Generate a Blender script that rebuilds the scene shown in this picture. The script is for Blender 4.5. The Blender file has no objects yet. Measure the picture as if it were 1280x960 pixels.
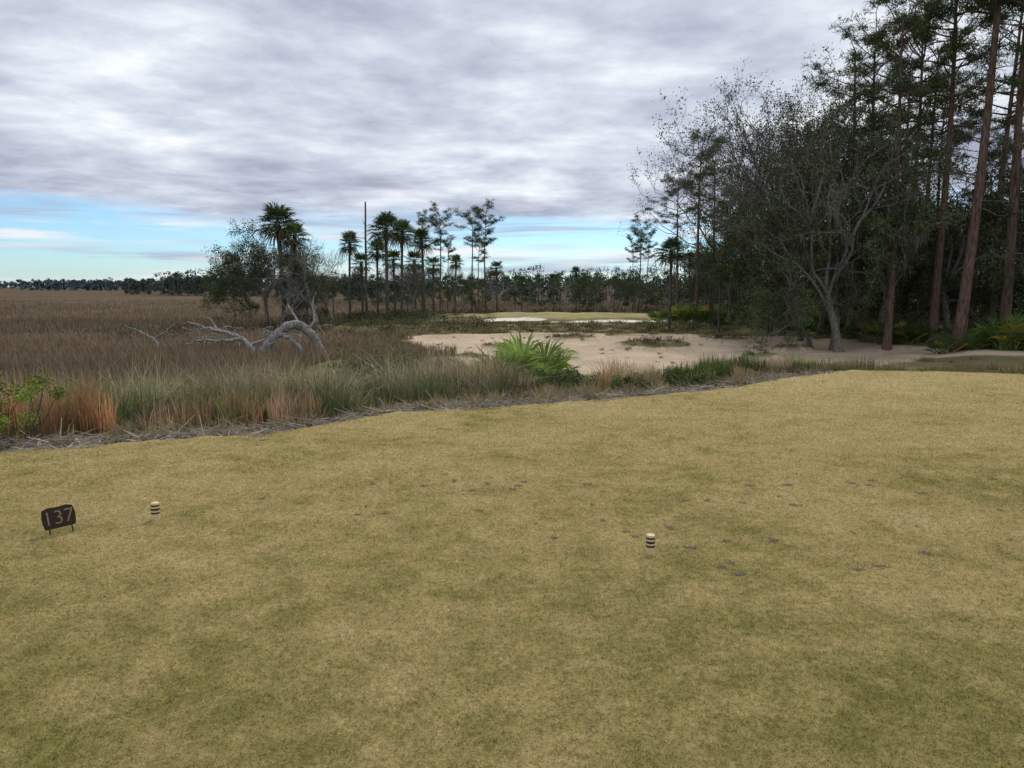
import bpy, math, random, bmesh
import numpy as np
random.seed(7); rng=np.random.default_rng(7)
EYE=1.6
scene=bpy.context.scene

# ---------------------------------------------------------------- materials
def new_mat(name):
    m=bpy.data.materials.new(name); m.use_nodes=True
    nt=m.node_tree; nt.nodes.clear()
    out=nt.nodes.new('ShaderNodeOutputMaterial')
    return m,nt,out
def N(nt,t,**kw):
    n=nt.nodes.new(t)
    for k,v in kw.items(): setattr(n,k,v)
    return n
def ramp(nt,stops):
    r=nt.nodes.new('ShaderNodeValToRGB'); e=r.color_ramp.elements
    while len(e)<len(stops): e.new(0.5)
    for i,(p,c) in enumerate(stops):
        e[i].position=p; e[i].color=(*c,1) if len(c)==3 else c
    return r
def noise(nt,vec,scale,detail=4,rough=.55,dist=0):
    n=nt.nodes.new('ShaderNodeTexNoise'); n.inputs['Scale'].default_value=scale
    n.inputs['Detail'].default_value=detail; n.inputs['Roughness'].default_value=rough
    n.inputs['Distortion'].default_value=dist
    nt.links.new(vec,n.inputs['Vector']); return n
def mixc(nt,f,a,b,mode='MIX'):
    m=nt.nodes.new('ShaderNodeMix'); m.data_type='RGBA'; m.blend_type=mode
    L=nt.links
    for s,i in ((f,0),(a,6),(b,7)):
        if hasattr(s,'links'): L.new(s,m.inputs[i])
        elif isinstance(s,(int,float)): m.inputs[i].default_value=s
        else: m.inputs[i].default_value=(*s,1)
    return m.outputs[2]
def math_(nt,op,a,b=0.0,c=None,clamp=False):
    m=nt.nodes.new('ShaderNodeMath'); m.operation=op; m.use_clamp=clamp
    for i,s in enumerate((a,b,c)):
        if s is None: continue
        if hasattr(s,'links'): nt.links.new(s,m.inputs[i])
        else: m.inputs[i].default_value=s
    return m.outputs[0]

def leaf_mat(name,trans=0):
    m,nt,out=new_mat(name)
    a=N(nt,'ShaderNodeAttribute',attribute_name='Col')
    p=N(nt,'ShaderNodeBsdfDiffuse'); nt.links.new(a.outputs['Color'],p.inputs[0])
    if trans:
        t=N(nt,'ShaderNodeBsdfTranslucent'); nt.links.new(a.outputs['Color'],t.inputs['Color'])
        ms=N(nt,'ShaderNodeMixShader'); ms.inputs[0].default_value=trans
        nt.links.new(p.outputs[0],ms.inputs[1]); nt.links.new(t.outputs[0],ms.inputs[2])
        nt.links.new(ms.outputs[0],out.inputs[0])
    else: nt.links.new(p.outputs[0],out.inputs[0])
    return m
def bark_mat(name,c1,c2):
    m,nt,out=new_mat(name)
    tc=N(nt,'ShaderNodeTexCoord'); mp=N(nt,'ShaderNodeMapping'); mp.inputs['Scale'].default_value=(9,9,1.6)
    nt.links.new(tc.outputs['Object'],mp.inputs[0])
    n=noise(nt,mp.outputs[0],1.3,3,.65)
    r=ramp(nt,[(.32,c1),(.68,c2)]); nt.links.new(n.outputs[0],r.inputs[0])
    p=N(nt,'ShaderNodeBsdfDiffuse')
    nt.links.new(r.outputs[0],p.inputs[0]); nt.links.new(p.outputs[0],out.inputs[0]); return m

M_LEAF=leaf_mat('foliage'); M_FROND=leaf_mat('palm_frond',.25); M_GRASS=leaf_mat('dry_grass',.2)
M_PBARK=bark_mat('pine_bark',(.06,.042,.033),(.2,.13,.1))
M_OBARK=bark_mat('oak_bark',(.065,.058,.052),(.24,.22,.19))
M_DEAD=bark_mat('driftwood_grey',(.11,.1,.09),(.38,.36,.33))
M_PALMB=bark_mat('palm_bark',(.05,.043,.036),(.16,.145,.12))

def turf_color(nt):
    geo=N(nt,'ShaderNodeNewGeometry'); pos=geo.outputs['Position']
    big=noise(nt,pos,.6,3,.65,.4); mid=noise(nt,pos,3.4,3,.72,.2); fine=noise(nt,pos,26,3,.8)
    s=math_(nt,'ADD',math_(nt,'MULTIPLY',big.outputs[0],.5),math_(nt,'MULTIPLY',mid.outputs[0],.5))
    sp=N(nt,'ShaderNodeSeparateXYZ'); nt.links.new(pos,sp.inputs[0])
    g=math_(nt,'MULTIPLY_ADD',sp.outputs[1],.017,-.085)
    s=math_(nt,'ADD',s,g)
    r=ramp(nt,[(.36,(.275,.245,.085)),(.45,(.375,.315,.13)),(.54,(.48,.385,.178)),(.68,(.56,.45,.235))])
    nt.links.new(s,r.inputs[0])
    fr=ramp(nt,[(.3,(.7,.7,.68)),(.7,(1.22,1.22,1.2))]); nt.links.new(fine.outputs[0],fr.inputs[0])
    return mixc(nt,1.0,r.outputs[0],fr.outputs[0],'MULTIPLY'),pos
M_TURF,nt,out=new_mat('dormant_turf')
c,pos=turf_color(nt)
c=mixc(nt,1.0,c,(.84,.82,.78),'MULTIPLY')
p=N(nt,'ShaderNodeBsdfDiffuse')
f=noise(nt,pos,70,3,.85); b=N(nt,'ShaderNodeBump'); b.inputs['Strength'].default_value=1; b.inputs['Distance'].default_value=.02
nt.links.new(f.outputs[0],b.inputs['Height']); nt.links.new(b.outputs[0],p.inputs['Normal'])
nt.links.new(c,p.inputs[0]); nt.links.new(p.outputs[0],out.inputs[0])
M_TBLADE,nt,out=new_mat('turf_blades')
c,pos=turf_color(nt)
a=N(nt,'ShaderNodeAttribute',attribute_name='Col'); c=mixc(nt,1.0,c,a.outputs['Color'],'MULTIPLY')
p=N(nt,'ShaderNodeBsdfDiffuse');nt.links.new(c,p.inputs[0])
t=N(nt,'ShaderNodeBsdfTranslucent'); nt.links.new(c,t.inputs['Color'])
ms=N(nt,'ShaderNodeMixShader'); ms.inputs[0].default_value=.3
nt.links.new(p.outputs[0],ms.inputs[1]); nt.links.new(t.outputs[0],ms.inputs[2]); nt.links.new(ms.outputs[0],out.inputs[0])

M_GROUND,nt,out=new_mat('ground')
a=N(nt,'ShaderNodeAttribute',attribute_name='Col'); geo=N(nt,'ShaderNodeNewGeometry'); pos=geo.outputs['Position']
n1=noise(nt,pos,.35,6,.7,.5); n2=noise(nt,pos,4,5,.7)
mp=N(nt,'ShaderNodeMapping'); mp.inputs['Scale'].default_value=(.012,.045,.0); nt.links.new(pos,mp.inputs[0]); n3=noise(nt,mp.outputs[0],1,5,.65,.3)
r1=ramp(nt,[(.3,(.72,.72,.72)),(.7,(1.25,1.25,1.25))]); nt.links.new(n1.outputs[0],r1.inputs[0])
r2=ramp(nt,[(.3,(.75,.75,.75)),(.7,(1.22,1.22,1.22))]); nt.links.new(n2.outputs[0],r2.inputs[0])
r3=ramp(nt,[(.35,(.82,.83,.85)),(.65,(1.18,1.16,1.12))]); nt.links.new(n3.outputs[0],r3.inputs[0])
sandc=mixc(nt,.75,a.outputs['Color'],mixc(nt,1.,mixc(nt,1.,a.outputs['Color'],r1.outputs[0],'MULTIPLY'),r2.outputs[0],'MULTIPLY'))
cc=mixc(nt,a.outputs['Alpha'],mixc(nt,1.,mixc(nt,1.,mixc(nt,1.,a.outputs['Color'],r1.outputs[0],'MULTIPLY'),r2.outputs[0],'MULTIPLY'),r3.outputs[0],'MULTIPLY'),sandc)
p=N(nt,'ShaderNodeBsdfDiffuse')
b=N(nt,'ShaderNodeBump'); b.inputs['Strength'].default_value=.7; b.inputs['Distance'].default_value=.12
nt.links.new(n2.outputs[0],b.inputs['Height']); nt.links.new(b.outputs[0],p.inputs['Normal'])
nt.links.new(cc,p.inputs[0]); nt.links.new(p.outputs[0],out.inputs[0])

def flat_mat(name,c,rough=.6,var=.25,metal=0,scale=40):
    m,nt,out=new_mat(name); tc=N(nt,'ShaderNodeTexCoord'); n=noise(nt,tc.outputs['Object'],scale,5,.6)
    r=ramp(nt,[(.3,tuple(x*(1-var) for x in c)),(.7,tuple(min(1,x*(1+var)) for x in c))]); nt.links.new(n.outputs[0],r.inputs[0])
    p=N(nt,'ShaderNodeBsdfPrincipled'); p.inputs['Roughness'].default_value=rough; p.inputs['Metallic'].default_value=metal
    p.inputs['Specular IOR Level'].default_value=.3
    nt.links.new(r.outputs[0],p.inputs['Base Color']); nt.links.new(p.outputs[0],out.inputs[0]); return m

# ---------------------------------------------------------------- mesh builder
class MB:
    def __init__(s): s.v=[];s.q=[];s.c=[];s.m=[];s.n=0
    def add(s,V,Q,C,mi=0):
        V=np.asarray(V,float).reshape(-1,3);Q=np.asarray(Q,int).reshape(-1,4)
        C=np.asarray(C,float)
        if C.ndim==1: C=np.tile(C,(len(V),1))
        s.v.append(V);s.q.append(Q+s.n);s.c.append(C);s.m.append(np.full(len(Q),mi));s.n+=len(V)
    def mesh(s,name,mats,smooth=False,alpha=None):
        V=np.concatenate(s.v);Q=np.concatenate(s.q);C=np.concatenate(s.c);Mi=np.concatenate(s.m)
        me=bpy.data.meshes.new(name)
        me.vertices.add(len(V)); me.vertices.foreach_set('co',V.ravel().astype(np.float32))
        me.loops.add(Q.size); me.loops.foreach_set('vertex_index',Q.ravel().astype(np.int32))
        me.polygons.add(len(Q)); me.polygons.foreach_set('loop_start',np.arange(0,Q.size,4,dtype=np.int32))
        me.polygons.foreach_set('material_index',Mi.astype(np.int32))
        me.polygons.foreach_set('use_smooth',np.full(len(Q),smooth))
        for m in mats: me.materials.append(m)
        me.update(calc_edges=True)
        at=me.color_attributes.new('Col','FLOAT_COLOR','POINT')
        A=np.ones((len(V),4),np.float32);A[:,:3]=C
        if alpha is not None: A[:,3]=alpha
        at.data.foreach_set('color',A.ravel())
        return me
def obj(name,me,loc=(0,0,0),rot=(0,0,0),sc=1,parent=None):
    o=bpy.data.objects.new(name,me); o.location=loc;o.rotation_euler=rot
    o.scale=(sc,sc,sc) if not isinstance(sc,tuple) else sc
    scene.collection.objects.link(o)
    if parent: o.parent=parent
    return o
def unit(a): return a/np.maximum(np.linalg.norm(a,axis=-1,keepdims=True),1e-9)
def rdir(n): return unit(rng.normal(size=(n,3)))
def tube(mb,P,R,ns,C=(.2,.2,.2),mi=0):
    P=np.asarray(P,float);R=np.asarray(R,float);n=len(P)
    T=unit(np.gradient(P,axis=0)); ref=np.array([.31,.77,.12]) if abs(T[0][2])>.6 else np.array([0,0,1.])
    U=unit(np.cross(T,ref));W=np.cross(T,U)
    a=np.linspace(0,2*np.pi,ns,endpoint=False)
    V=P[:,None]+R[:,None,None]*(np.cos(a)[None,:,None]*U[:,None]+np.sin(a)[None,:,None]*W[:,None])
    i=np.arange(n-1)[:,None]*ns;j=np.arange(ns)[None];k=(j+1)%ns
    Q=np.stack([i+j,i+k,i+ns+k,i+ns+j],-1)
    mb.add(V,Q,C,mi)
def leaves(mb,P,L,W,C,mi=0):
    n=len(P);u=rdir(n)
    w=unit(np.cross(u,rdir(n)))
    L=np.broadcast_to(L,(n,))[:,None];W=np.broadcast_to(W,(n,))[:,None]
    V=np.stack([P-u*L,P+w*W,P+u*L,P-w*W],1)
    C=np.broadcast_to(C,(n,3)); mb.add(V,np.arange(4*n).reshape(n,4),np.repeat(C,4,0),mi)
def needles(mb,P,D,L,W,C,mi=0,tip=.15):
    n=len(P);s=unit(np.cross(D,rdir(n)))
    L=np.broadcast_to(L,(n,))[:,None];W=np.broadcast_to(W,(n,))[:,None]
    V=np.stack([P-s*W*.5,P+s*W*.5,P+D*L+s*W*tip*.5,P+D*L-s*W*tip*.5],1)
    C=np.broadcast_to(C,(n,3)); mb.add(V,np.arange(4*n).reshape(n,4),np.repeat(C,4,0),mi)
def blades(mb,P,H,W,lean,C,mi=0,curl=.6,dark=.55):
    n=len(P);H=np.broadcast_to(H,(n,))[:,None];W=np.broadcast_to(W,(n,))[:,None]
    a=rng.uniform(0,2*np.pi,n);d=np.stack([np.cos(a),np.sin(a),0*a],1)
    le=(np.abs(rng.normal(size=n))*lean)[:,None]
    b=rng.uniform(0,2*np.pi,n);s=np.stack([np.cos(b),np.sin(b),0*b],1)
    z=np.array([0,0,1.])
    M=P+z*H*.55+d*H*le*.35; T=P+z*H*(1-.3*np.minimum(le,1.5)*curl)+d*H*le
    V=np.stack([P-s*W*.5,P+s*W*.5,M+s*W*.45,M-s*W*.45,T+s*W*.08,T-s*W*.08],1)
    i=np.arange(n)[:,None]*6
    Q=np.concatenate([i+np.array([[0,1,2,3]]),i+np.array([[3,2,4,5]])],0)
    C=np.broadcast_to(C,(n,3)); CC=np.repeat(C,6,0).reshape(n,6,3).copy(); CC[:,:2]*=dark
    mb.add(V,Q,CC.reshape(-1,3),mi)
def vary(c,n,amt=.25,hue=.08):
    c=np.asarray(c)[None]*rng.uniform(1-amt,1+amt,(n,1))
    return np.clip(c*rng.uniform(1-hue,1+hue,(n,3)),0,1)

# ---------------------------------------------------------------- terrain
ex=np.array([-200,-60,-20,-9,-5.11,-4.0,-2.69,-1.89,-1.47,-.43,.68,2.57,3.86,5.27,6.57,7.95,9.55,14,30,200])
ey=np.array([-60,-14,1,5.4,7.36,7.84,8.28,9.22,9.72,10.05,10.48,11.37,12.42,13.68,14.55,14.5,13.94,12.8,10,0])
def edge(x): return np.interp(x,ex,ey)
_w=[(rng.uniform(0,2*np.pi),rng.uniform(0,6.28)) for _ in range(10)]
def wob(x,y,s):
    r=0
    for i,(a,ph) in enumerate(_w):
        f=s*(1+.45*i); r=r+np.sin((x*math.cos(a)+y*math.sin(a))*f+ph)/(1+.35*i)
    return r/3.2
def sstep(t): t=np.clip(t,0,1);return t*t*(3-2*t)
def shore(y): return np.interp(y,[-50,0,15,30,45,60,75,95,105,112,400,900],[-40,-20,-15,-11,-8.5,-12,-18,-17,-10,24,60,140])
def ell(x,y,cx,cy,rx,ry,w=.12):
    return 1-np.sqrt(((x-cx)/rx)**2+((y-cy)/ry)**2)+w*wob(x,y,.45)+w*.6*wob(x+9,y,1.3)
def marsh(x,y): return sstep((shore(y)-x+2.0*wob(x,y,.15))/2.5+.5)
def green(x,y): return ell(x,y,7,95,14,8,.1)
def sandf(x,y):
    s=np.maximum.reduce([ell(x,y,8.5,39.5,12,8.5),ell(x,y,1.0,52,9,10.5),ell(x,y,12,50,11.5,9.5),ell(x,y,19,43.5,7.5,5.8)])
    for (cx,cy,rx,ry) in [(9.6,49.5,2.3,2.8),(-.5,48,1.4,1.5),(15.5,55,1.6,1.6),(4.5,57,1.7,1.5),(13.5,41,.9,.8),(3.2,44.5,.8,.8),(17.6,47.5,1.2,1.0)]:
        s=np.minimum(s,-ell(x,y,cx,cy,rx,ry,.2))
    return s
def wsand(x,y):
    return np.maximum.reduce([ell(x,y,12.5,82,6,3),ell(x,y,0.3,85,3.6,2.6),ell(x,y,18.5,85,3,5),ell(x,y,6,80.5,3.4,1.6)])
pathx=np.array([14,18,22,26,30,36,45,60]);pathy=np.array([46,43.5,41.5,39.5,38.5,37,33,27])
def pathf(x,y):
    return np.where(x>14,1.9-np.abs(y-np.interp(x,pathx,pathy))+.25*wob(x,y,.6),-1)
def Hh(x,y):
    x=np.asarray(x,float);y=np.asarray(y,float)
    d=y-edge(x); t=np.clip(d/15,0,1); t=.5*sstep(t)+.5*t
    land=-2.15+.14*wob(x,y,.25)+.06*wob(x,y,.9)+.4*sstep(green(x,y)*1.5+.3)-.3*sstep(sandf(x,y)*4)-.2*sstep(wsand(x,y)*4)
    land=land+.25*sstep((x-20)/10)
    low=land+(-2.65-land)*marsh(x,y)
    z=-.06*(1-t)+low*t
    return z-.05*np.where((d>-.3)&(d<.3),1,0)
def hz(x,y): return float(Hh(x,y))

def axis(lo,hi,step,far_lo,far_hi,g=1.16):
    a=list(np.arange(lo,hi,step)); s=step;v=lo;L=[]
    while v>far_lo: s*=g; v-=s; L.append(v)
    s=step;v=a[-1];R=[]
    while v<far_hi: s*=g; v+=s; R.append(v)
    return np.array(L[::-1]+a+R)
xs=axis(-32,46,.3,-4000,4000);ys=axis(4,100,.3,-200,5000)
X,Y=np.meshgrid(xs,ys);Z=Hh(X,Y)
C=np.zeros(X.shape+(3,)); al=np.zeros(X.shape)
def lay(C,mask,col): m=np.clip(mask,0,1)[...,None]; return C*(1-m)+np.array(col)*m
C[:]=(.14,.125,.065)
C=lay(C,sstep(wob(X,Y,.35)*1.5),(.18,.155,.085))
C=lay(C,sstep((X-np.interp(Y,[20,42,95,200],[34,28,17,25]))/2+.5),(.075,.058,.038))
C=lay(C,marsh(X,Y),(.12,.09,.064))
C=lay(C,sstep((140-Y)/60)*marsh(X,Y),(.125,.09,.06))
d=Y-edge(X)
C=lay(C,sstep((1.7-d)/1.0)*(d>-3),(.26,.22,.175))
C=lay(C,sstep(green(X,Y)*3+.5),(.34,.29,.145))
fair=np.maximum(ell(X,Y,2,72,9,4,.25),ell(X,Y,10,68,8,3,.25)); C=lay(C,sstep(fair*3)*.7,(.24,.2,.1))
s=sstep(sandf(X,Y)*11+.4);C=lay(C,s,(.47,.37,.265));al=np.maximum(al,s)
s2=sstep(pathf(X,Y)*2);C=lay(C,s2,(.38,.305,.23));al=np.maximum(al,s2)
s=sstep(wsand(X,Y)*10+.4);C=lay(C,s,(.72,.67,.58));al=np.maximum(al,s)
mb=MB();nx=len(xs);ny=len(ys)
I=np.arange(nx*ny).reshape(ny,nx);Q=np.stack([I[:-1,:-1],I[:-1,1:],I[1:,1:],I[1:,:-1]],-1)
mb.add(np.stack([X,Y,Z],-1),Q,C.reshape(-1,3))
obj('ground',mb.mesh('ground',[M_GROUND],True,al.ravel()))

def teez(x,y): return .012*np.sin(x*.9)*np.sin(y*.7)
xs=np.arange(-26,26,.06);ts=np.concatenate([np.linspace(-12,-.6,40),np.linspace(-.5,.25,14)])
XX,TT=np.meshgrid(xs,ts)
def lipf(x): return .09*np.sin(x*3.1)+.06*np.sin(x*7.7+1)+.04*np.sin(x*17+2)+.025*np.sin(x*41)
fr=np.clip((TT+2)/2,0,1)
YY=edge(XX)+TT+lipf(xs)[None]*fr
ZZ=teez(XX,YY)-np.where(TT>-.35,((TT+.35)/.6)**2*.16,0)
mb=MB();nx=len(xs);ny=len(ts);I=np.arange(nx*ny).reshape(ny,nx);Q=np.stack([I[:-1,:-1],I[:-1,1:],I[1:,1:],I[1:,:-1]],-1)
mb.add(np.stack([XX,YY,ZZ],-1),Q,(1,1,1))
obj('tee_lawn',mb.mesh('tee_lawn',[M_TURF],True))
dv=[(-1.14,5.93),(-.58,6.27),(-.48,6.05),(-.32,5.77),(.05,5.93),(.61,5.98),(-1.89,5.52),(-.91,5.16),(.76,4.77),(1.11,4.47),(1.36,4.59),(1.06,4.85),(1.66,4.61),(1.27,4.2),(1.27,4.03),(1.30,5.52),(1.48,5.52),(1.73,5.46),(1.94,5.96),(2.25,5.98),(2.8,6.03),(3.0,6.1),(3.63,6.1),(4.0,6.1),(1.97,4.1),(2.12,4.15),(2.5,4.37),(.27,4.65),(-2.6,7.7),(2.1,5.4),(.1,6.05),(-.7,5.9),(3.2,5.7),(1.2,4.14),(.8,4.68),(-.2,5.98),(.0,5.82),(2.9,5.95)]
dsz=[(rng.uniform(.02,.046),rng.uniform(.016,.036)) for _ in dv]
for _ in range(26):
    dv.append((rng.uniform(-1.2,4.2),rng.uniform(4.2,7.2)));dsz.append((rng.uniform(.01,.022),rng.uniform(.008,.018)))
n=600000
yy=(1.7**.4+rng.random(n)*(14.8**.4-1.7**.4))**2.5
xx=rng.uniform(-1,1,n)*(.76*yy+1.0)
ok=yy<edge(xx)+lipf(xx)-.06+rng.normal(size=n)*.05
for (a,b),(sx,sy) in zip(dv,dsz): ok&=((xx-a)/sx)**2+((yy-b)/(sy+.01))**2>rng.uniform(.5,1.2,n)
xx=xx[ok];yy=yy[ok];n=len(xx)
t=yy-edge(xx);zz=teez(xx,yy)-np.where(t>-.35,((t+.35)/.6)**2*.16,0)
P=np.stack([xx,yy,zz-.001],1)
az=rng.uniform(0,6.28,n);el=rng.uniform(.25,1.25,n);D=np.stack([np.cos(az)*np.cos(el),np.sin(az)*np.cos(el),np.sin(el)],1)
c=rng.uniform(.62,1.4,(n,1))*rng.uniform(.93,1.07,(n,3));st=rng.random(n)<.14;c[st]*=np.array([1.25,1.27,1.45])
mb=MB();needles(mb,P,D,rng.uniform(.008,.016,n)*(1+.03*yy),(.0016+.0007*yy)*rng.uniform(.7,1.3,n),c,0,.3)
obj('tee_turf_grass',mb.mesh('tee_turf_grass',[M_TBLADE]))

# ---------------------------------------------------------------- trees
def bend(P0,d,L,n,wander,up=0):
    P=[np.array(P0,float)];d=np.array(d,float)
    for i in range(n):
        d=d+rng.normal(size=3)*wander+np.array([0,0,up]); d/=np.linalg.norm(d)
        P.append(P[-1]+d*L/n)
    return np.array(P),d
def pine(H=24,cf=.5,spread=3.6,dens=1.0,lean=(0,0),k=22):
    mb=MB();n=12;t=np.linspace(0,1,n)
    wx=.3*np.sin(t*3+rng.uniform(0,6))*t;wy=.3*np.sin(t*4+rng.uniform(0,6))*t
    P=np.stack([wx+lean[0]*t*H,wy+lean[1]*t*H,t*H-.3*(1-t)],1);r0=.0118*H
    R=r0*(1-t*.8);R[0]*=1.35
    tube(mb,P,R,9,mi=1)
    for j in range(9):
        h=rng.uniform(.25,cf+.05);p=np.array([np.interp(h,t,P[:,i]) for i in range(3)]);a=rng.uniform(0,6.28)
        q,_=bend(p,(math.cos(a),math.sin(a),-.05),rng.uniform(.6,2.4),4,.12);tube(mb,q,np.linspace(.045,.012,5),4,mi=1)
    nb=int(34*dens);cents=[];dirs=[]
    for j in range(nb):
        f=rng.random(); h=cf+(1-cf)*f*.99
        p=np.array([np.interp(h,t,P[:,i]) for i in range(3)])
        a=j*2.4+rng.uniform(-.6,.6)
        prof=(.35+.75*math.sin(math.pi*(.12+.68*f)))*rng.uniform(.4,1.25)
        L=spread*prof
        q,dd=bend(p,(math.cos(a),math.sin(a),.05+.65*f),L,5,.2,.07)
        tube(mb,q,np.linspace(.08*(1-.4*f),.018,6),4,mi=1)
        for m in range(int(3+L*3.0)):
            s=rng.uniform(.5,1.02);c=np.array([np.interp(s,np.linspace(0,1,6),q[:,i]) for i in range(3)])
            off=rdir(1)[0]*np.array([.85,.85,.28])*rng.uniform(.1,1)*(.4+.2*L)
            cc=c+off
            if rng.random()<.4: tube(mb,[c,(c+cc)/2+.03,cc],[.025,.018,.01],3,mi=1)
            cents.append(cc);dirs.append(unit((off+dd*.4+np.array([0,0,.35]))[None])[0])
    cents=np.array(cents);dirs=np.array(dirs)
    Pn=np.repeat(cents,k,0)+rng.normal(size=(len(cents)*k,3))*np.array([.2,.2,.09]);D=unit(np.repeat(dirs,k,0)*.55+rdir(len(Pn)))
    tone=np.repeat(rng.uniform(.55,1.45,(len(cents),1)),k,0)
    C=np.array([[.068,.096,.042]])*tone*rng.uniform(.8,1.2,(len(Pn),3))
    C[rng.random(len(Pn))<.06]=(.13,.095,.05)
    needles(mb,Pn,D,rng.uniform(.2,.4,len(Pn)),.048,C,0,.3)
    return mb.mesh('pine',[M_LEAF,M_PBARK])
def oak(H=14,leaf=1.0,moss=.3,bark=M_OBARK,spread=.9,trunkf=.28,lc=(.08,.1,.048),levels=4,up=.05,thick=.022,tw=1,ls=1.0,twc=(.11,.1,.088),tww=.018):
    mb=MB();tips=[];mids=[]
    def grow(p,d,L,r,lv):
        n=5 if lv<2 else 4
        q,de=bend(p,d,L,n,.13+.05*lv,up*(.3 if lv==0 else 1))
        r1=r*(.6 if lv<levels else .35)
        R=np.linspace(r,r1,n+1)
        if lv==0:R[0]*=1.5
        tube(mb,q,R,[10,7,5,4,3,3][min(lv,5)],mi=1)
        if lv>=levels: tips.append(q[2:]);return
        if lv>=1: mids.append(q)
        nc=[5,4,4,3,3][lv]
        for k in range(nc):
            s=1.0 if k<2 else rng.uniform(.35,.95)
            if lv==0 and k>=2: s=rng.uniform(.6,1)
            b=np.array([np.interp(s,np.linspace(0,1,n+1),q[:,i]) for i in range(3)])
            dd=unit((de*rng.uniform(.5,1.1)+rdir(1)[0]*spread*np.array([1,1,.55]))[None])[0]
            if lv==0: dd=unit((dd+np.array([0,0,.35]))[None])[0]
            grow(b,dd,L*rng.uniform(.55,.85) if lv else H*rng.uniform(.25,.4),r*(.55 if lv else .5)*rng.uniform(.75,1.1),lv+1)
    grow((0,0,-.3),(rng.normal()*.06,rng.normal()*.06,1),H*trunkf+.3,thick*H,0)
    T=np.concatenate(tips)
    PT=np.repeat(T,tw,0);needles(mb,PT,unit(rdir(len(PT))+np.array([0,0,.35])),rng.uniform(.25,.9,len(PT)),tww,vary(twc,len(PT)),0,.4)
    if leaf>0:
        dens=rng.random(len(T))**1.2*2.2*9*leaf*.8
        rep=np.maximum(0,np.round(dens)).astype(int)
        c=np.repeat(T,rep,0)+rng.normal(size=(rep.sum(),3))*.32
        tone=np.repeat(rng.uniform(.45,1.55,(len(T),1)),rep,0)
        leaves(mb,c,rng.uniform(.06,.13,len(c))*ls,rng.uniform(.035,.07,len(c))*ls,np.array([lc])*tone*rng.uniform(.8,1.2,(len(c),3)))
    if moss>0:
        Mq=np.concatenate(mids);Mq=Mq[rng.random(len(Mq))<moss]
        k=7;c=np.repeat(Mq,k,0)+rng.normal(size=(len(Mq)*k,3))*np.array([.18,.18,.05])
        needles(mb,c,unit(np.array([[0,0,-1.]])+rng.normal(size=(len(c),3))*.1),rng.uniform(.3,1.3,len(c)),.05,vary((.125,.13,.104),len(c)),0,.2)
    return mb.mesh('oak',[M_LEAF,bark])
def fan(mb,p,d,plen,R,nseg,c,span=1.9,droop=.3,w=.07):
    d=unit(np.array([d]))[0];side=np.cross(d,[0,0,1.]);side=side/max(np.linalg.norm(side),1e-6);nrm=np.cross(side,d)
    q=np.array([p,p+d*plen*.5+nrm*.03,p+d*plen+nrm*-.03])
    tube(mb,q,[.022,.016,.012],3,mi=0,C=np.array(c)*1.1)
    o=q[-1];a=np.linspace(-span,span,nseg)+rng.normal(size=nseg)*.05
    rl=R*(1-.22*np.abs(a)/span)*rng.uniform(.85,1.08,nseg)
    D=np.cos(a)[:,None]*d+np.sin(a)[:,None]*side+nrm*rng.normal(size=(nseg,1))*.08+nrm*.18*np.abs(np.sin(a))[:,None]
    D=unit(D);S=unit(np.cross(D,nrm+rng.normal(size=(nseg,3))*.3))
    M=o+D*rl[:,None]*.55;T=o+D*rl[:,None]*.97+np.array([0,0,-1.])*(droop*rl*rng.uniform(.5,1.4,nseg))[:,None]
    W=w*R
    V=np.stack([o-S*W*.15,o+S*W*.15,M+S*W*.5,M-S*W*.5,T+S*W*.06,T-S*W*.06],1).reshape(nseg,6,3)
    i=np.arange(nseg)[:,None]*6;Q=np.concatenate([i+np.array([[0,1,2,3]]),i+np.array([[3,2,4,5]])],0)
    C=np.repeat(vary(c,nseg,.2),6,0);mb.add(V,Q,C)
def palm(H=10,nf=36,R=1.2,tr=.17):
    mb=MB();n=12;t=np.linspace(0,1,n);a=rng.uniform(0,6.28);k=rng.uniform(.1,.6)
    P=np.stack([math.cos(a)*k*t**2,math.sin(a)*k*t**2,t*H-.3*(1-t)],1)
    Rr=tr*(1-.25*t)*(1+.06*np.sin(np.arange(n)*2.3));Rr[0]*=1.3;Rr[-2:]*=1.35
    tube(mb,P,Rr,9,mi=1);top=P[-1]
    for i in range(nf):
        f=i/nf;el=1.35-2.2*f+rng.normal()*.12;az=i*2.4+rng.normal()*.2
        dead=f>.88
        d=np.array([math.cos(az)*math.cos(el),math.sin(az)*math.cos(el),math.sin(el)])
        c=(.13,.1,.065) if dead else np.array((.062,.096,.038))*rng.uniform(.7,1.5)
        fan(mb,top-np.array([0,0,.4*f]),d,rng.uniform(.55,1.0),R*rng.uniform(.8,1.15),20,c,1.75,.3 if not dead else .7,.065)
    for i in range(40):
        z=rng.uniform(.0,1.3);az=rng.uniform(0,6.28);d=np.array([math.cos(az),math.sin(az),.9])
        needles(mb,np.array([top+d*np.array([tr,tr,0])*.8-[0,0,z]]),unit(d[None]),.3,.07,np.array([.1,.085,.065]))
    return mb.mesh('palm',[M_FROND,M_PALMB])
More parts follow.
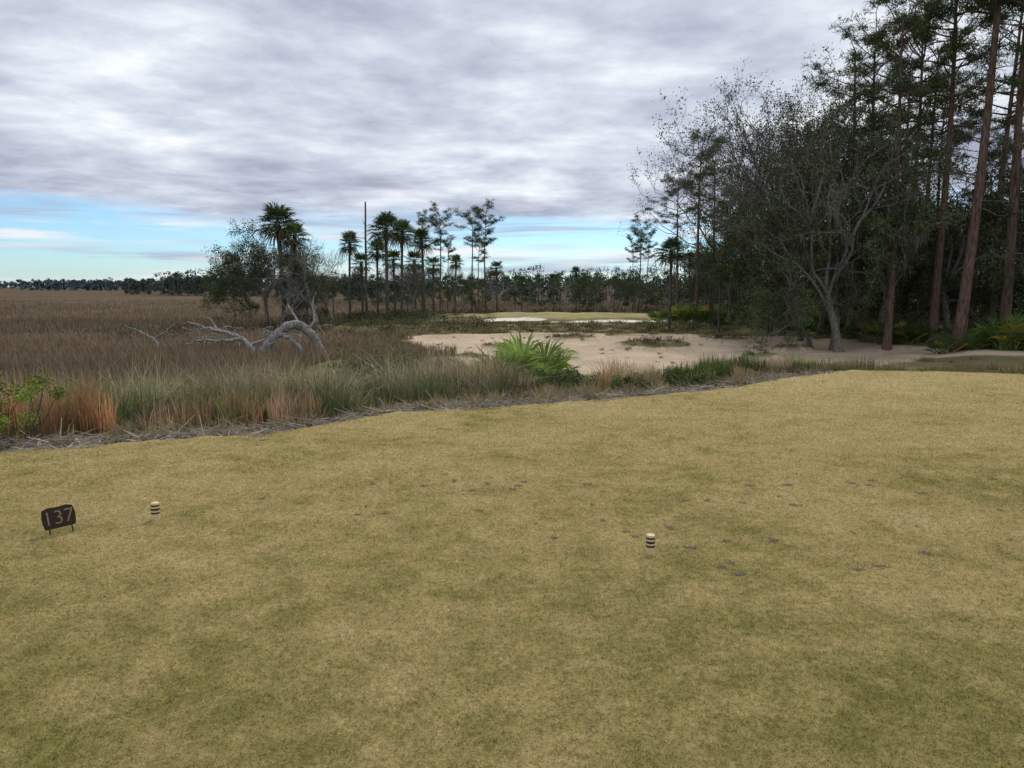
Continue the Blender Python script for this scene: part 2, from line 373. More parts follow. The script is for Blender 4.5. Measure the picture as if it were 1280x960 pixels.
def palmetto(nf=26,R=.6,pl=.8,c=(.1,.15,.042),spr=.5,w=.07,yel=.1,emin=.35):
    mb=MB()
    for i in range(nf):
        el=rng.uniform(emin,1.45);az=i*2.4+rng.normal()*.3
        d=np.array([math.cos(az)*math.cos(el),math.sin(az)*math.cos(el),math.sin(el)])
        p=np.array([rng.normal()*spr*.3,rng.normal()*spr*.3,-.05])
        cc=np.array(c)*rng.uniform(.6,1.5)
        if rng.random()<yel: cc=np.array((.34,.28,.06))
        fan(mb,p,d,pl*rng.uniform(.6,1.15),R*rng.uniform(.75,1.15),18,cc,1.5,.22,w)
    return mb.mesh('palmetto',[M_FROND])

pines=[pine(24,.6,4.2,.85),pine(26,.55,4.6,.95),pine(22,.68,4.2,.75),pine(25,.62,4.0,.85,(.045,0))]
sparse=[pine(17,.66,3.2,.7),pine(18,.72,3.2,.6)]
oaks=[oak(15,2.5,.35,ls=1.15),oak(17,2.2,.4,spread=.8,ls=1.15),oak(13,2.9,.15,lc=(.072,.095,.04),ls=1.05)]
BT=dict(twc=(.09,.083,.072),tww=.024)
bares=[oak(20,1.35,.2,spread=.7,trunkf=.3,up=.1,thick=.016,lc=(.082,.092,.05),tw=2,**BT),oak(22,.6,.3,spread=.62,trunkf=.33,up=.12,thick=.014,lc=(.082,.092,.05),tw=3,**BT)]
deads=[oak(9,0,.12,bark=M_DEAD,spread=.9,levels=3,thick=.02,tw=3),oak(8,0,0,bark=M_DEAD,spread=.8,levels=3,thick=.016,tw=3)]
palms=[palm(10),palm(9.0,42,1.25),palm(7.5,30,1.1)]
palmets=[palmetto(),palmetto(20,.55,.6),palmetto(22,.5,.7,(.07,.1,.038))]
def zext(me):
    v=np.empty(len(me.vertices)*3,np.float32);me.vertices.foreach_get('co',v);return float(v.reshape(-1,3)[:,2].max())
EXT={}
def place(name,me,b,dist,top_h,rz=None,fat=1.0):
    """b: tangent of bearing from the tee, dist: metres down the hole, top_h: total tree height"""
    if me.name not in EXT: EXT[me.name]=zext(me)
    s=top_h/EXT[me.name];x=b*dist;z=hz(x,dist)
    return obj(name,me,(x,dist,z),(0,0,random.uniform(0,6.28) if rz is None else rz),(s*fat,s*fat,s))
for b,dist,h,v,rz in [(.594,44,31,3,0),(.56,48,26,1,1),(.468,52,23,0,2),(.70,42,28,1,3),(.52,60,26,2,4),(.635,56,29,0,5),(.655,45,31,2,.5),
                      (.50,47,22,2,2.5),(.245,80,20.6,2,1),(.218,88,17.5,2,2),(.265,78,19,0,3),(.44,62,24,1,0),(.54,70,28,0,0)]:
    place('pine_tree',pines[v],b,dist,h,rz,1.0)
for b,dist,h,v in [(.168,108,14,0),(.178,112,13,1),(.16,118,12.5,1)]: place('pine_tree',sparse[v],b,dist,h,None,.9)
for b,dist,h,v in [(.365,64,22.5,1),(.31,76,20,0),(.385,57,20,0),(.33,80,22,1),(.41,58,21.5,0),(.445,54,19,1),(.43,49,18,0)]:
    place('bare_oak_tree',bares[v],b,dist,h,None,1.0)
for b,dist,h,v in [(.437,46.5,14.5,1),(.385,54,12,2),(.49,50,13.5,1),(.58,50,13,0),(.34,62,10.5,2),(.29,74,10,0),(.67,47,13,1),(.63,53,12,2),(.54,54,12,2),(.25,88,8,2),(.36,60,13,0),(.40,50,9,2)]:
    place('live_oak_tree',oaks[v],b,dist,h,None,.95)
for i in range(38):
    t=random.random();y0=42+t*60;x0=29-t*11.5
    off=5+random.random()**.8*34
    x=x0+off;y=y0+random.uniform(-5,5)+off*.1
    b=x/y
    if b>.82: continue
    r=random.random()
    if r<.6: place('pine_tree',pines[random.randrange(3)],b,y,random.uniform(20,26)*(1 if y<75 else .85))
    elif r<.85: place('live_oak_tree',oaks[random.randrange(3)],b,y,random.uniform(9,14))
    else: place('bare_oak_tree',bares[random.randrange(2)],b,y,random.uniform(14,19))
for b,dist,h,v,f in [(.209,64,8.0,1,1.15),(.262,78,7.5,0,1),(.30,70,6.5,2,1),(.235,90,8,0,1),(.275,64,6,2,1),(.345,58,6,1,1),(.32,80,7,0,1)]:
    place('cabbage_palm_tree',palms[v],b,dist,h,None,f)
for i in range(70):
    t=random.random();y=41+t*48;x=26.8-t*9.7+random.uniform(-1.4,7)
    if pathf(x,y)>-.9: continue
    obj('saw_palmetto',random.choice(palmets),(x,y,hz(x,y)),(0,0,random.uniform(0,6.28)),random.uniform(.9,1.9))
for b,dist,h,v,f in [(-.302,73,12.3,1,1.2),(-.288,76,10.8,0,1.1),(-.215,86,10.6,0,1),(-.178,90,9.6,1,1),(-.165,84,12,1,1.1),(-.146,86,11.4,0,1.05),(-.155,92,8.5,2,1),(-.128,94,8.4,2,1.05),(-.104,96,7.8,2,1),(-.237,100,5,2,1),(-.116,88,10.6,0,1),(-.198,92,8.5,2,1),
                   (.013,112,6,2,1),(.135,115,6,0,1),(.055,120,6.5,2,1),(-.02,106,7.5,2,1),(-.245,108,6,1,1),(-.075,100,8,0,1),(.085,118,7.5,0,1)]:
    place('cabbage_palm_tree',palms[v],b,dist,h,None,f)
for b,dist,h,v,f in [(-.325,74,11.2,0,1),(-.345,77,9,2,1.1),(-.29,74,8.5,1,1),(-.14,98,7,1,1),(-.118,102,7,0,.9),(-.07,104,6.5,2,1),(.11,108,6.5,2,1.2),(.165,104,6,0,1.2),(-.262,75,7,2,.9)]:
    place('live_oak_tree',oaks[v],b,dist,h,None,f)
for b,dist,h,v in [(-.258,72,9.8,0),(-.268,76,8.5,1),(-.125,90,8,1),(-.02,110,7.5,0),(.065,112,7,1),(-.31,70,6,1),(.10,125,8,0),(-.235,80,9,1)]:
    place('dead_tree',deads[v],b,dist,h)
for b,dist,h,v in [(-.095,118,17.4,0),(-.053,118,16.8,1),(-.035,120,18,0),(-.118,108,15.2,1),(-.085,126,13,1),(-.044,128,14,0)]:
    place('pine_tree',sparse[v],b,dist,h,None,.95)
mb=MB();q,_=bend((0,0,-.3),(0,0,1),13.5,10,.015);tube(mb,q,np.linspace(.17,.09,11),8)
for h in (6,8.5,10.5,12): 
    p=q[int(h/13.5*10)];e,_=bend(p,rdir(1)[0]*[1,1,.3],.9,3,.2);tube(mb,e,[.05,.04,.03,.01],4)
obj('dead_tree_snag',mb.mesh('snag',[M_PALMB]),(-.193*86,86,hz(-.193*86,86)))

mb=MB()
def limb(pts,r0,r1,ns=8,sub=5):
    pts=np.array(pts,float);t=np.linspace(0,1,len(pts));tt=np.linspace(0,1,(len(pts)-1)*sub+1)
    P=np.stack([np.interp(tt,t,pts[:,i]) for i in range(3)],1)
    for _ in range(3):
        P[1:-1]=.25*P[:-2]+.5*P[1:-1]+.25*P[2:]
    P[1:-1]+=rng.normal(size=(len(P)-2,3))*.03
    tube(mb,P,np.linspace(r0,r1,len(P))*(1+rng.normal(size=len(P))*.08),ns)
limb([(-15.2,45.5,-2.5),(-14.9,45.6,-1.9),(-14.1,46,-1.0),(-13.2,46.2,-.62),(-12.5,46.3,-1.1),(-12.0,46.4,-2.0),(-11.7,46.5,-2.7)],.3,.22,10)
limb([(-14.3,45.9,-1.15),(-13.6,45.6,-1.5),(-12.9,45.4,-2.0),(-12.6,45.3,-2.6)],.16,.1)
limb([(-15.6,46,-2.8),(-16.1,46.1,-2.1),(-16.6,46.3,-1.6),(-17.9,46.6,-1.2),(-19.0,46.7,-.95),(-20.2,46.9,-.6)],.24,.05,9)
limb([(-16.6,46.3,-1.6),(-17.6,46,-1.75),(-18.9,45.6,-1.6),(-19.8,45.3,-1.9)],.13,.03,7)
limb([(-18,46.6,-1.2),(-18.6,47,-.9),(-18.9,47.3,-.45),(-19.3,47.5,-.3)],.08,.02,6)
limb([(-16.2,46.2,-2.0),(-15.4,46.6,-1.7),(-14.9,47,-1.9)],.13,.05,7)
limb([(-22.5,48,-2.5),(-23,48.2,-1.7),(-24.2,48.4,-1.2),(-25,48.6,-.9)],.1,.02,6)
limb([(-23,48.2,-1.7),(-22.2,48.4,-1.2),(-21.8,48.6,-.8)],.06,.02,6)
limb([(-13.2,46.2,-.7),(-13.4,46.6,-.2),(-13.9,46.8,.3),(-13.8,46.9,.9)],.1,.02,6)
limb([(-12.6,46.3,-1.1),(-12.2,46.9,-.4),(-12.5,47.1,.5),(-12.2,47.3,1.3)],.1,.02,6)
for i in range(60):
    s=np.array([rng.uniform(-20.5,-11.5),46+rng.normal()*.5,rng.uniform(-1.8,-.8)]);q,_=bend(s,rdir(1)[0],rng.uniform(.5,1.6),4,.3);tube(mb,q,np.linspace(.035,.008,5),4)
obj('fallen_dead_tree',mb.mesh('fallen',[M_DEAD],True))

# ---------------------------------------------------------------- masses of foliage
def blobs(mb,cs,rad,n,size,col,flat=.7,tonev=.45):
    k=len(cs);rad=np.broadcast_to(rad,(k,))
    P=np.repeat(cs,n,0)+rdir(k*n)*(rng.random((k*n,1))**.45)*np.repeat(rad,n)[:,None]*np.array([1,1,flat])
    tone=np.repeat(rng.uniform(1-tonev,1+tonev,(k,1)),n,0)
    C=np.array([col])*tone*rng.uniform(.75,1.25,(k*n,3))
    leaves(mb,P,size*rng.uniform(.6,1.3,k*n),size*.5*rng.uniform(.6,1.3,k*n),C)
mb=MB()
k=430;t=rng.random(k);y=40+t*62;x=28.5-t*11+rng.random(k)*9;z=Hh(x,y)+rng.random(k)**1.6*4.2
blobs(mb,np.stack([x,y,z],1),rng.uniform(.5,1.3,k),110,.10,(.06,.076,.034))
obj('forest_understory',mb.mesh('understory',[M_LEAF]))
mb=MB()
k=1000;t=rng.random(k);y=34+t*80;x=29-t*9+14+rng.random(k)*30;z=Hh(x,y)+rng.random(k)**1.15*11.5
blobs(mb,np.stack([x,y,z],1),rng.uniform(1.2,2.4,k),70,.22,(.036,.045,.024))
obj('forest_backdrop_foliage',mb.mesh('backdrop',[M_LEAF]))
mb=MB()
def scrub(b0,b1,y0,y1,k,r,n,size,col,zoff=.3,avoid=True):
    y=rng.uniform(y0,y1,k);x=rng.uniform(b0,b1,k)*y
    if avoid:
        ok=(sandf(x,y)<-.04)&(wsand(x,y)<-.05)&(green(x,y)<-.02)&(pathf(x,y)<-.8);x=x[ok];y=y[ok]
    rr=rng.uniform(.6,1.2,len(x))*r
    blobs(mb,np.stack([x,y,Hh(x,y)+rr*zoff],1),rr,n,size,col)
scrub(-.28,-.02,56,100,150,.85,60,.09,(.09,.088,.048))
scrub(-.24,-.06,30,56,70,.6,80,.06,(.11,.105,.055),.5)
scrub(-.12,.28,62,76,110,.4,40,.07,(.09,.095,.045))
scrub(-.16,.3,104,114,150,1.1,60,.12,(.06,.07,.034))
scrub(-.54,-.43,56,66,26,1.3,130,.07,(.1,.11,.07),.5,False)
scrub(-.37,-.24,62,76,46,1.1,90,.08,(.075,.08,.044),.5,False)
scrub(-.3,-.1,78,96,90,1.1,70,.1,(.055,.066,.033),.6)
scrub(-.22,-.1,60,72,24,1.2,110,.07,(.075,.08,.042),.7)
scrub(.15,.23,47.5,52.5,30,.35,50,.05,(.11,.08,.05),.3,False)
scrub(.26,.31,53.5,56.5,14,.35,50,.05,(.09,.08,.045),.3,False)
scrub(.04,.11,56,58.5,14,.35,50,.05,(.09,.08,.045),.3,False)
scrub(.315,.345,40.4,41.6,6,.25,50,.04,(.1,.095,.05),.3,False)
scrub(.055,.09,44,45.2,6,.25,50,.04,(.1,.095,.05),.3,False)
scrub(.35,.39,46.8,48.2,8,.28,50,.04,(.1,.09,.05),.3,False)
scrub(.16,.5,61,69,60,.6,60,.07,(.07,.08,.034))
obj('scrub_vegetation',mb.mesh('scrub',[M_LEAF]))
def treeline(name,segs,leafs,size,col):
    mb=MB()
    for (x0,y0,x1,y1,n,h0,h1,base) in segs:
        for i in range(n):
            t=rng.random();x=x0+(x1-x0)*t;y=y0+(y1-y0)*t+rng.normal()*abs(h1)*.8
            h=rng.uniform(h0,h1);z=base
            tube(mb,[(x,y,z-.5),(x+rng.normal()*.2,y,z+h*.5),(x+rng.normal()*.3,y,z+h*.93)],[h*.013,h*.009,h*.004],4,C=np.array(col)*1.6)
            kc=5;cs=np.stack([x+rng.normal(size=kc)*h*.14,y+rng.normal(size=kc)*h*.14,z+h*rng.uniform(.35 if rng.random()<.4 else .08,.93,kc)],1)
            blobs(mb,cs,h*rng.uniform(.1,.19,kc),leafs,size,col)
    obj(name,mb.mesh(name,[M_LEAF]))
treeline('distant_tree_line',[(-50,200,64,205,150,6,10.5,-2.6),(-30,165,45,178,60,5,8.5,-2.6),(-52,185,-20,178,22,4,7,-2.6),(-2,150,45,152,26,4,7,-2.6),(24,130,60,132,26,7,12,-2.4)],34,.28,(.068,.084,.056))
treeline('distant_marsh_hammock',[(-165,360,-105,340,95,8,12.5,-2.6),(-215,420,-160,380,60,6,9.5,-2.6),(-110,335,-60,330,60,6,9,-2.6),(-75,260,-45,250,22,5,8,-2.6)],22,.55,(.075,.092,.078))  # leaf and trunk colour has some distance haze painted in
treeline('far_shore_trees',[(-1500,1500,-300,1250,500,9,15,-2.6),(-520,820,-260,760,170,8,13,-2.6),(-300,900,900,1100,380,10,18,-2.6)],12,1.9,(.13,.165,.19))  # pale bluish colour paints air haze onto the trees

# ---------------------------------------------------------------- grasses
mb=MB()
n=150000;u=rng.random(n);yy=14+(u**1.9)*190;bb=rng.uniform(-.95,.3,n);xx=bb*yy
ok=(marsh(xx,yy)>rng.uniform(.15,.8,n))&(wob(xx,yy,.4)+wob(xx,yy,.09)>rng.uniform(-1.5,.1,n))
xx=xx[ok];yy=yy[ok];n=len(xx)
hgt=rng.uniform(.45,.95,n)*(1+.35*wob(xx,yy,.22))
col=vary((.25,.185,.126),n,.3)*(1+.3*wob(xx,yy,.07))[:,None]
g=rng.random(n)<.06;col[g]*=(.8,1.05,.75)
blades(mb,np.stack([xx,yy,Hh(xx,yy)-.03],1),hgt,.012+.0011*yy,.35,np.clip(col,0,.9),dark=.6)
obj('marsh_grass',mb.mesh('marsh_grass',[M_GRASS]))

def clumps(mb,xs,ys,hs,n,col,r=.22,w=.009,lean=.45,var=.25):
    xs=np.asarray(xs);ys=np.asarray(ys);k=len(xs);zs=Hh(xs,ys)
    a=rng.uniform(0,6.28,(k,n));rr=r*np.sqrt(rng.random((k,n)))
    P=np.stack([xs[:,None]+np.cos(a)*rr,ys[:,None]+np.sin(a)*rr,np.repeat(zs[:,None]-.03,n,1)],-1).reshape(-1,3)
    h=np.repeat(np.asarray(hs)[:,None],n,1).ravel()*rng.uniform(.5,1.1,k*n)
    tone=np.repeat(rng.uniform(.65,1.35,(k,1)),n,0)*np.repeat(rng.uniform(.9,1.1,(k,3)),n,0)
    ww=np.repeat(w+.0005*ys[:,None],n,1).ravel()
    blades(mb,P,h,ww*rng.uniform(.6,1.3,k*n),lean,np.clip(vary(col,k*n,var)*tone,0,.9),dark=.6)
def band(x0,x1,d0,d1,k):
    x=rng.uniform(x0,x1,k);d=rng.uniform(d0,d1,k);return x,edge(x)+d,d
mb=MB()
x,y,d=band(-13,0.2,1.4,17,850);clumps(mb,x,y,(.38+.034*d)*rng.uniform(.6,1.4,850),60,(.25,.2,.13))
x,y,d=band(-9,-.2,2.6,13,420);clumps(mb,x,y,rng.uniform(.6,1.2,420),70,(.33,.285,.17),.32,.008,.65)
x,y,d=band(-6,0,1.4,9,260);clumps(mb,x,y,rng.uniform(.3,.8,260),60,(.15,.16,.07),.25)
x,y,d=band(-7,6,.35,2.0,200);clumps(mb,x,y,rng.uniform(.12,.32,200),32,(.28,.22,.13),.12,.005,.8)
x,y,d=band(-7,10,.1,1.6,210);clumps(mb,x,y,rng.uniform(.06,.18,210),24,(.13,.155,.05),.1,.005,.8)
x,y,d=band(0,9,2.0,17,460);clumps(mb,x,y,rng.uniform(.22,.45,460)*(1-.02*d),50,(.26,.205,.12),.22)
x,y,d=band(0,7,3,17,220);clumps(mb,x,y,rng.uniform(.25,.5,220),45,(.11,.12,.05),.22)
k=520;y=rng.uniform(26,58,k);x=rng.uniform(-.22,-.07,k)*y;ok=sandf(x,y)<-.03;x=x[ok];y=y[ok];clumps(mb,x,y,rng.uniform(.4,.85,len(x)),40,(.22,.18,.11),.4,.01,.5)
obj('bank_grass',mb.mesh('bank_grass',[M_GRASS]))
mb=MB()
bx=[-5.75,-5.45,-5.1,-5.5,-5.95,-5.0,-5.25,-4.85];by=[8.6,8.8,8.9,9.2,8.7,8.7,8.5,8.8]
clumps(mb,bx,by,[.85,.78,.82,.7,.6,.68,.55,.6],120,(.50,.275,.145),.12,.005,.2,.35)
clumps(mb,[-3.9,-3.6,-3.35,-3.1,-3.0,-3.75,-4.4,-4.2,-2.7],[9.4,9.6,9.5,9.9,9.6,9.9,9.2,9.5,9.8],[.5,.6,.55,.6,.45,.5,.4,.5,.45],90,(.44,.28,.165),.16,.005,.3,.35)
clumps(mb,[1.7,2.0,2.3,2.6,1.9,2.2,2.45],[13.2,13.6,13.4,13.8,14.2,14.4,13.0],[.6,.65,.6,.55,.7,.6,.45],110,(.44,.33,.18),.18,.005,.3,.35)
clumps(mb,[-2.2,-1.9,-1.0,-.8],[13,13.5,13.2,14],[.75,.7,.8,.7],90,(.36,.25,.15),.14,.006,.25)
x=rng.uniform(3.6,6.4,46);y=edge(x)+rng.uniform(1.0,4,46);clumps(mb,x,y,rng.uniform(.25,.5,46),70,(.4,.31,.17),.16,.005,.3)
obj('broomsedge_grass',mb.mesh('broomsedge',[M_GRASS]))
mb=MB()
x=rng.uniform(3.1,4.9,46);y=edge(x)+rng.uniform(1.1,3.4,46);clumps(mb,x,y,rng.uniform(.3,.62,46),75,(.07,.11,.03),.17,.007,.25)
x=rng.uniform(-7.4,-6.1,18);y=edge(x)+rng.uniform(.6,1.6,18);clumps(mb,x,y,rng.uniform(.3,.6,18),50,(.1,.14,.04),.15,.007,.4)
x=rng.uniform(5.2,6.4,20);y=edge(x)+rng.uniform(.5,2,20);clumps(mb,x,y,rng.uniform(.2,.35,20),60,(.12,.14,.05),.15,.006,.3)
obj('green_rushes',mb.mesh('rushes',[M_GRASS]))
mb=MB()
k=600;x=rng.uniform(14,34,k);y=rng.uniform(27,35.0,k)-(x-13)*.12;clumps(mb,x,y,rng.uniform(.2,.5,k),36,(.32,.255,.14),.3,.01,.5)
k=1500;x=rng.uniform(-12,30,k);y=rng.uniform(29,76,k);s=sandf(x,y);ok=(s<-.0)&(s>-.3)&(pathf(x,y)<-.5)&(x<26.5-(y-42)*.2);x=x[ok];y=y[ok];clumps(mb,x,y,rng.uniform(.12,.38,len(x)),34,(.23,.19,.105),.3,.008,.6)
k=60;x=rng.uniform(-6,22,k);y=rng.uniform(36,60,k);clumps(mb,x,y,rng.uniform(.08,.22,k),22,(.23,.19,.105),.15,.008,.8)
k=500;y=rng.uniform(58,80,k);x=rng.uniform(-.22,.3,k)*y;ok=(wsand(x,y)<-.02)&(sandf(x,y)<-.02);x=x[ok];y=y[ok];clumps(mb,x,y,rng.uniform(.2,.45,len(x)),30,(.2,.17,.09),.5,.01,.6)
obj('dune_grass',mb.mesh('dune_grass',[M_GRASS]))

pm=palmetto(40,.92,.95,(.24,.33,.085),.45,.062,.05,.6)
obj('saw_palmetto',pm,(.35,21,hz(.35,21)-.02),(0,0,1.1),1.22)
pm2=palmetto(14,.55,.65,(.46,.39,.09),.4,.08,.5,.6);obj('saw_palmetto',pm2,(-.75,20.2,hz(-.75,20.2)),(0,0,0),1.2)
obj('saw_palmetto',palmets[1],(1.3,22,hz(1.3,22)),(0,0,2),.8)
def shrub(pos,rad,h,n,size,col,name='shrub'):
    mb=MB();k=max(6,int(14*rad*2));cs=np.stack([rng.normal(size=k)*rad*.45,rng.normal(size=k)*rad*.45,rng.uniform(.15,.85,k)*h],1)
    for c in cs:
        q,_=bend((c[0]*.2,c[1]*.2,-.05),c-np.array([c[0]*.2,c[1]*.2,0]),np.linalg.norm(c),3,.1);tube(mb,q,[.012,.01,.007,.004],4,C=(.1,.08,.06))
    blobs(mb,cs,rng.uniform(.3,.5,k)*rad*.9,n,size,col,.85)
    obj(name,mb.mesh('shrub',[M_LEAF]),(pos[0],pos[1],hz(*pos)))
shrub((-5.3,7.95),.3,.85,200,.016,(.19,.23,.05),'green_shrub')
shrub((-6.0,8.2),.5,1.0,260,.02,(.12,.16,.042),'green_shrub')
shrub((1.35,14.6),.42,.42,150,.026,(.1,.125,.05),'green_shrub')
shrub((1.0,16.5),.6,.5,150,.03,(.11,.13,.06),'green_shrub')
shrub((-.2,17),.7,.65,150,.03,(.15,.125,.085),'brown_shrub')
shrub((-2.6,15),.5,1.15,150,.026,(.14,.105,.052),'brown_shrub')
shrub((-1.0,14.5),.5,.6,140,.026,(.12,.11,.07),'brown_shrub')
shrub((.3,13.5),.4,.3,120,.024,(.13,.14,.065),'green_shrub')
shrub((-2.9,9.9),.25,.3,120,.016,(.11,.16,.04),'green_shrub')
shrub((3.0,13.0),.5,.32,140,.026,(.1,.13,.045),'green_shrub')
shrub((2.0,12.8),.35,.3,120,.022,(.1,.13,.045),'green_shrub')
shrub((-4.6,10.5),.4,.55,140,.022,(.13,.15,.065),'green_shrub')
shrub((-3.6,22),.9,1.5,220,.035,(.12,.115,.06),'brown_shrub')
shrub((-1.9,23),.8,1.3,220,.035,(.1,.115,.05),'green_shrub')
shrub((-4.8,25),1.0,1.5,220,.04,(.13,.12,.07),'brown_shrub')
mb=MB();k=6500;x=rng.uniform(-8,6,k);d=np.abs(rng.normal(size=k))*.6+.1;y=edge(x)+d
P=np.stack([x,y,Hh(x,y)+rng.uniform(.0,.07,k)],1);D=rdir(k);D[:,2]*=.22;D=unit(D)
needles(mb,P,D,rng.uniform(.04,.35,k),rng.uniform(.004,.014,k),np.clip(vary((.33,.29,.24),k,.6),0,.6),0,.5)
k=900;x=rng.uniform(-8,6,k);d=np.abs(rng.normal(size=k))*.45+.15;y=edge(x)+d
leaves(mb,np.stack([x,y,Hh(x,y)+.01],1),rng.uniform(.01,.04,k),rng.uniform(.008,.03,k),vary((.3,.27,.23),k,.6))
obj('plant_litter',mb.mesh('litter',[M_GRASS]))

# ---------------------------------------------------------------- tee furniture
M_CREAM=flat_mat('cream_paint',(.6,.47,.26),.6,.15); M_BLACK=flat_mat('black_paint',(.018,.017,.02),.5,.2)
M_STEEL=flat_mat('rusted_steel_plate',(.038,.026,.02),.6,.35,.3,60); M_TAN=flat_mat('tan_numerals',(.25,.19,.105),.7,.2)
M_DIVOT=flat_mat('divot_soil',(.085,.066,.05),.95,.6,0,90)
def marker(x,y,rz,s=1):
    r=.0255;mb=MB()
    prof=[(-.02,r,0),(.045,r,0),(.0455,r+.0004,1),(.057,r+.0004,1),(.0575,r,0),(.068,r,0),(.0685,r+.0004,1),(.082,r+.0004,1),(.0825,r,0),(.093,r,0),(.0935,r+.0004,1),(.104,r+.0004,1),(.1045,r,0),(.113,r,0),(.117,r-.003,0),(.118,r-.008,0),(.1185,.0005,0)]
    ns=28;a=np.linspace(0,2*np.pi,ns,endpoint=False)
    V=[];
    for z,rr,_ in prof: V+= [(rr*math.cos(t),rr*math.sin(t),z) for t in a]
    V=np.array(V)
    for i in range(len(prof)-1):
        j=np.arange(ns);k=(j+1)%ns
        Q=np.stack([i*ns+j,i*ns+k,(i+1)*ns+k,(i+1)*ns+j],1)
        mb.q.append(Q);mb.m.append(np.full(ns,1 if prof[i][2] and prof[i+1][2] else 0))
    mb.v.append(V);mb.c.append(np.ones((len(V),3)))
    obj('tee_marker',mb.mesh('tee_marker',[M_CREAM,M_BLACK],False),(x,y,.0),(.02,0,rz),s)
marker(.833,4.36,.3,1.04);marker(-2.46,5.02,1.3,1.08)
sign=bpy.data.objects.new('yardage_sign',None);scene.collection.objects.link(sign);sign.location=(-2.94,4.74,0);sign.rotation_euler=(0,math.radians(-6),math.radians(33));sign.scale=(1.06,1.06,1.1)
def plate():
    bm=bmesh.new();w=.09;h=.06
    out=[(-w+.014,-h),( w-.014,-h)]
    for i in range(9): a=-.95+1.9*i/8; out.append((w-.014+.02*math.cos(a)-.006,h*.92*math.sin(a)/math.sin(.95)))
    out+=[(w-.014,h),(w*.55,h+.008),(0,h+.004),(-w*.55,h+.008),(-w+.014,h)]
    for i in range(9): a=math.pi-.95+1.9*i/8; out.append((-w+.014+.02*math.cos(a)+.006,h*.92*math.sin(a)/math.sin(math.pi-.95)*1))
    out=sorted(set(out),key=lambda p:math.atan2(p[1],p[0]))
    vs=[bm.verts.new((x,-.003,z)) for x,z in out];f=bm.faces.new(vs)
    r=bmesh.ops.extrude_face_region(bm,geom=[f]);
    for v in [g for g in r['geom'] if isinstance(g,bmesh.types.BMVert)]: v.co.y+=.006
    bmesh.ops.recalc_face_normals(bm,faces=bm.faces)
    me=bpy.data.meshes.new('plate');bm.to_mesh(me);bm.free();me.materials.append(M_STEEL);return me
pl=obj('plate',plate(),(0,0,.1),(math.radians(-8),0,0),1,sign)
cu=bpy.data.curves.new('n','FONT');cu.body='137';cu.size=.118;cu.align_x='CENTER';cu.align_y='CENTER';cu.extrude=.0012;cu.space_character=.95;cu.offset=-.0014
to=bpy.data.objects.new('tmp',cu);scene.collection.objects.link(to);bpy.context.view_layer.update()
me=bpy.data.meshes.new_from_object(to);bpy.data.objects.remove(to);me.materials.clear();me.materials.append(M_TAN)
n=obj('numerals',me,(0,-.0045,.0),(math.pi/2,0,0),1,pl)
for sx in (-.06,.06):
    mb=MB();tube(mb,[(sx,.004,-.03),(sx,.002,.03),(sx,0,.06)],[.0045]*3,8);obj('leg',mb.mesh('leg',[M_STEEL],True),parent=sign)
mb=MB()
for (x,y),(sx,sy) in zip(dv,dsz):
    m=14;a=np.linspace(0,2*np.pi,m,endpoint=False);k=rng.uniform(.6,1.1,m)
    zz=float(teez(x,y))
    pts=np.stack([x+np.cos(a)*sx*k,y+np.sin(a)*sy*k,np.full(m,zz+.0025)],1)
    c=np.array([[x,y,zz+.0015]]);V=np.concatenate([pts,c])
    Q=[(j,(j+1)%m,(j+2)%m,m) for j in range(0,m,2)];mb.add(V,Q,(1,1,1))
    q=int(8+500*sx);ang=rng.uniform(0,6.28,q);rr=rng.uniform(.7,1.4,q);P=np.stack([x+np.cos(ang)*sx*rr,y+np.sin(ang)*(sy+.01)*rr,np.full(q,zz+.001)],1)
    blades(mb,P,rng.uniform(.006,.016,q),.004,1.2,np.tile([[.36,.29,.15]],(q,1))*rng.uniform(.3,1.2,(q,1)),1)
for (x,y) in [(.3,3.35),(2.3,5.75),(.55,6.6),(-1.5,4.4)]:
    leaves(mb,np.array([[x,y,.012]]),.011,.006,np.array([.6,.58,.52]),1)
obj('turf_divots',mb.mesh('divots',[M_DIVOT,M_GRASS]))

# ---------------------------------------------------------------- world
SUN_EL=50;SUN_AZ=25
w=bpy.data.worlds.new('World');scene.world=w;w.use_nodes=True;nt=w.node_tree;nt.nodes.clear()
out=N(nt,'ShaderNodeOutputWorld');bg=N(nt,'ShaderNodeBackground');nt.links.new(bg.outputs[0],out.inputs[0])
sky=N(nt,'ShaderNodeTexSky',sky_type='NISHITA');sky.sun_disc=False;sky.sun_elevation=math.radians(SUN_EL);sky.sun_rotation=math.radians(SUN_AZ)
sky.air_density=1.0;sky.dust_density=.3;sky.ozone_density=2.0
tc=N(nt,'ShaderNodeTexCoord');sp=N(nt,'ShaderNodeSeparateXYZ');nt.links.new(tc.outputs['Generated'],sp.inputs[0])
x,y,z=sp.outputs
zc=math_(nt,'ADD',math_(nt,'MAXIMUM',z,0.0),.085)
cb=N(nt,'ShaderNodeCombineXYZ');nt.links.new(math_(nt,'DIVIDE',x,zc),cb.inputs[0]);nt.links.new(math_(nt,'DIVIDE',y,zc),cb.inputs[1])
P=cb.outputs[0]
n1=noise(nt,P,1.0,7,.55,.25);n2=noise(nt,P,3.2,5,.6,.2);n0=noise(nt,P,.38,3,.5)
s=math_(nt,'ADD',math_(nt,'ADD',math_(nt,'MULTIPLY',n1.outputs[0],.46),math_(nt,'MULTIPLY',n2.outputs[0],.2)),math_(nt,'MULTIPLY',n0.outputs[0],.34))
cr=ramp(nt,[(.405,(.40,.44,.55)),(.46,(.53,.58,.70)),(.52,(.70,.76,.86)),(.59,(.98,1.02,1.06))]);nt.links.new(s,cr.inputs[0])
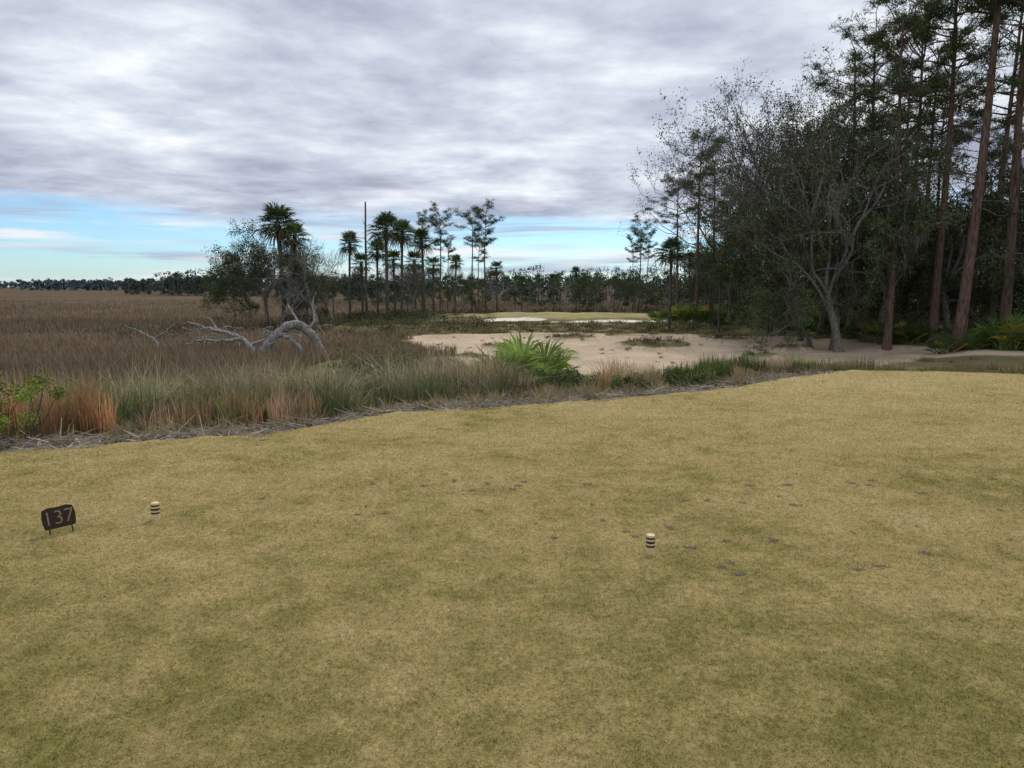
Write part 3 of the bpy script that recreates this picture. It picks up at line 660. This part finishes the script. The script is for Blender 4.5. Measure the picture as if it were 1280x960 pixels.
skyc=mixc(nt,1.0,sky.outputs[0],(.082,.112,.145),'MULTIPLY')
cb2=N(nt,'ShaderNodeCombineXYZ');nt.links.new(math_(nt,'MULTIPLY',x,5),cb2.inputs[0]);nt.links.new(math_(nt,'MULTIPLY',y,5),cb2.inputs[1]);nt.links.new(math_(nt,'MULTIPLY',z,75),cb2.inputs[2])
n4=noise(nt,cb2.outputs[0],.8,5,.58,.3)
wr=ramp(nt,[(.45,(0,0,0)),(.58,(1,1,1))]);nt.links.new(n4.outputs[0],wr.inputs[0])
n5=noise(nt,cb2.outputs[0],.5,3,.5)
wc=ramp(nt,[(.42,(.44,.52,.66)),(.58,(.92,.94,.96))]);nt.links.new(n5.outputs[0],wc.inputs[0])
low=mixc(nt,math_(nt,'MULTIPLY',wr.outputs[0],.85),skyc,wc.outputs[0])
cb3=N(nt,'ShaderNodeCombineXYZ');nt.links.new(math_(nt,'MULTIPLY',x,4),cb3.inputs[0]);nt.links.new(math_(nt,'MULTIPLY',y,4),cb3.inputs[1]);nt.links.new(math_(nt,'MULTIPLY',z,22),cb3.inputs[2])
n6=noise(nt,cb3.outputs[0],1.0,5,.6)
mk=math_(nt,'ADD',z,math_(nt,'MULTIPLY',math_(nt,'SUBTRACT',n6.outputs[0],.5),.11))
mr=N(nt,'ShaderNodeMapRange',interpolation_type='SMOOTHSTEP');nt.links.new(mk,mr.inputs[0]);mr.inputs[1].default_value=.074;mr.inputs[2].default_value=.102
fin=mixc(nt,mr.outputs[0],low,cr.outputs[0])
nt.links.new(fin,bg.inputs[0]);bg.inputs[1].default_value=1.0
sun=bpy.data.lights.new('sun','SUN');sun.energy=2.4;sun.angle=math.radians(25);sun.color=(1,.96,.9)
so=bpy.data.objects.new('sun',sun);scene.collection.objects.link(so)
so.rotation_euler=(math.radians(90-SUN_EL),0,math.radians(180-SUN_AZ))

# ---------------------------------------------------------------- camera
cam=bpy.data.cameras.new('camera');cam.sensor_width=36;cam.lens=26.4;cam.clip_end=12000;cam.clip_start=.05
co=bpy.data.objects.new('camera',cam);scene.collection.objects.link(co);co.location=(0,0,EYE);co.rotation_euler=(math.radians(90-7.4),0,0)
scene.camera=co
scene.view_settings.view_transform='Standard';scene.view_settings.look='None';scene.view_settings.exposure=0
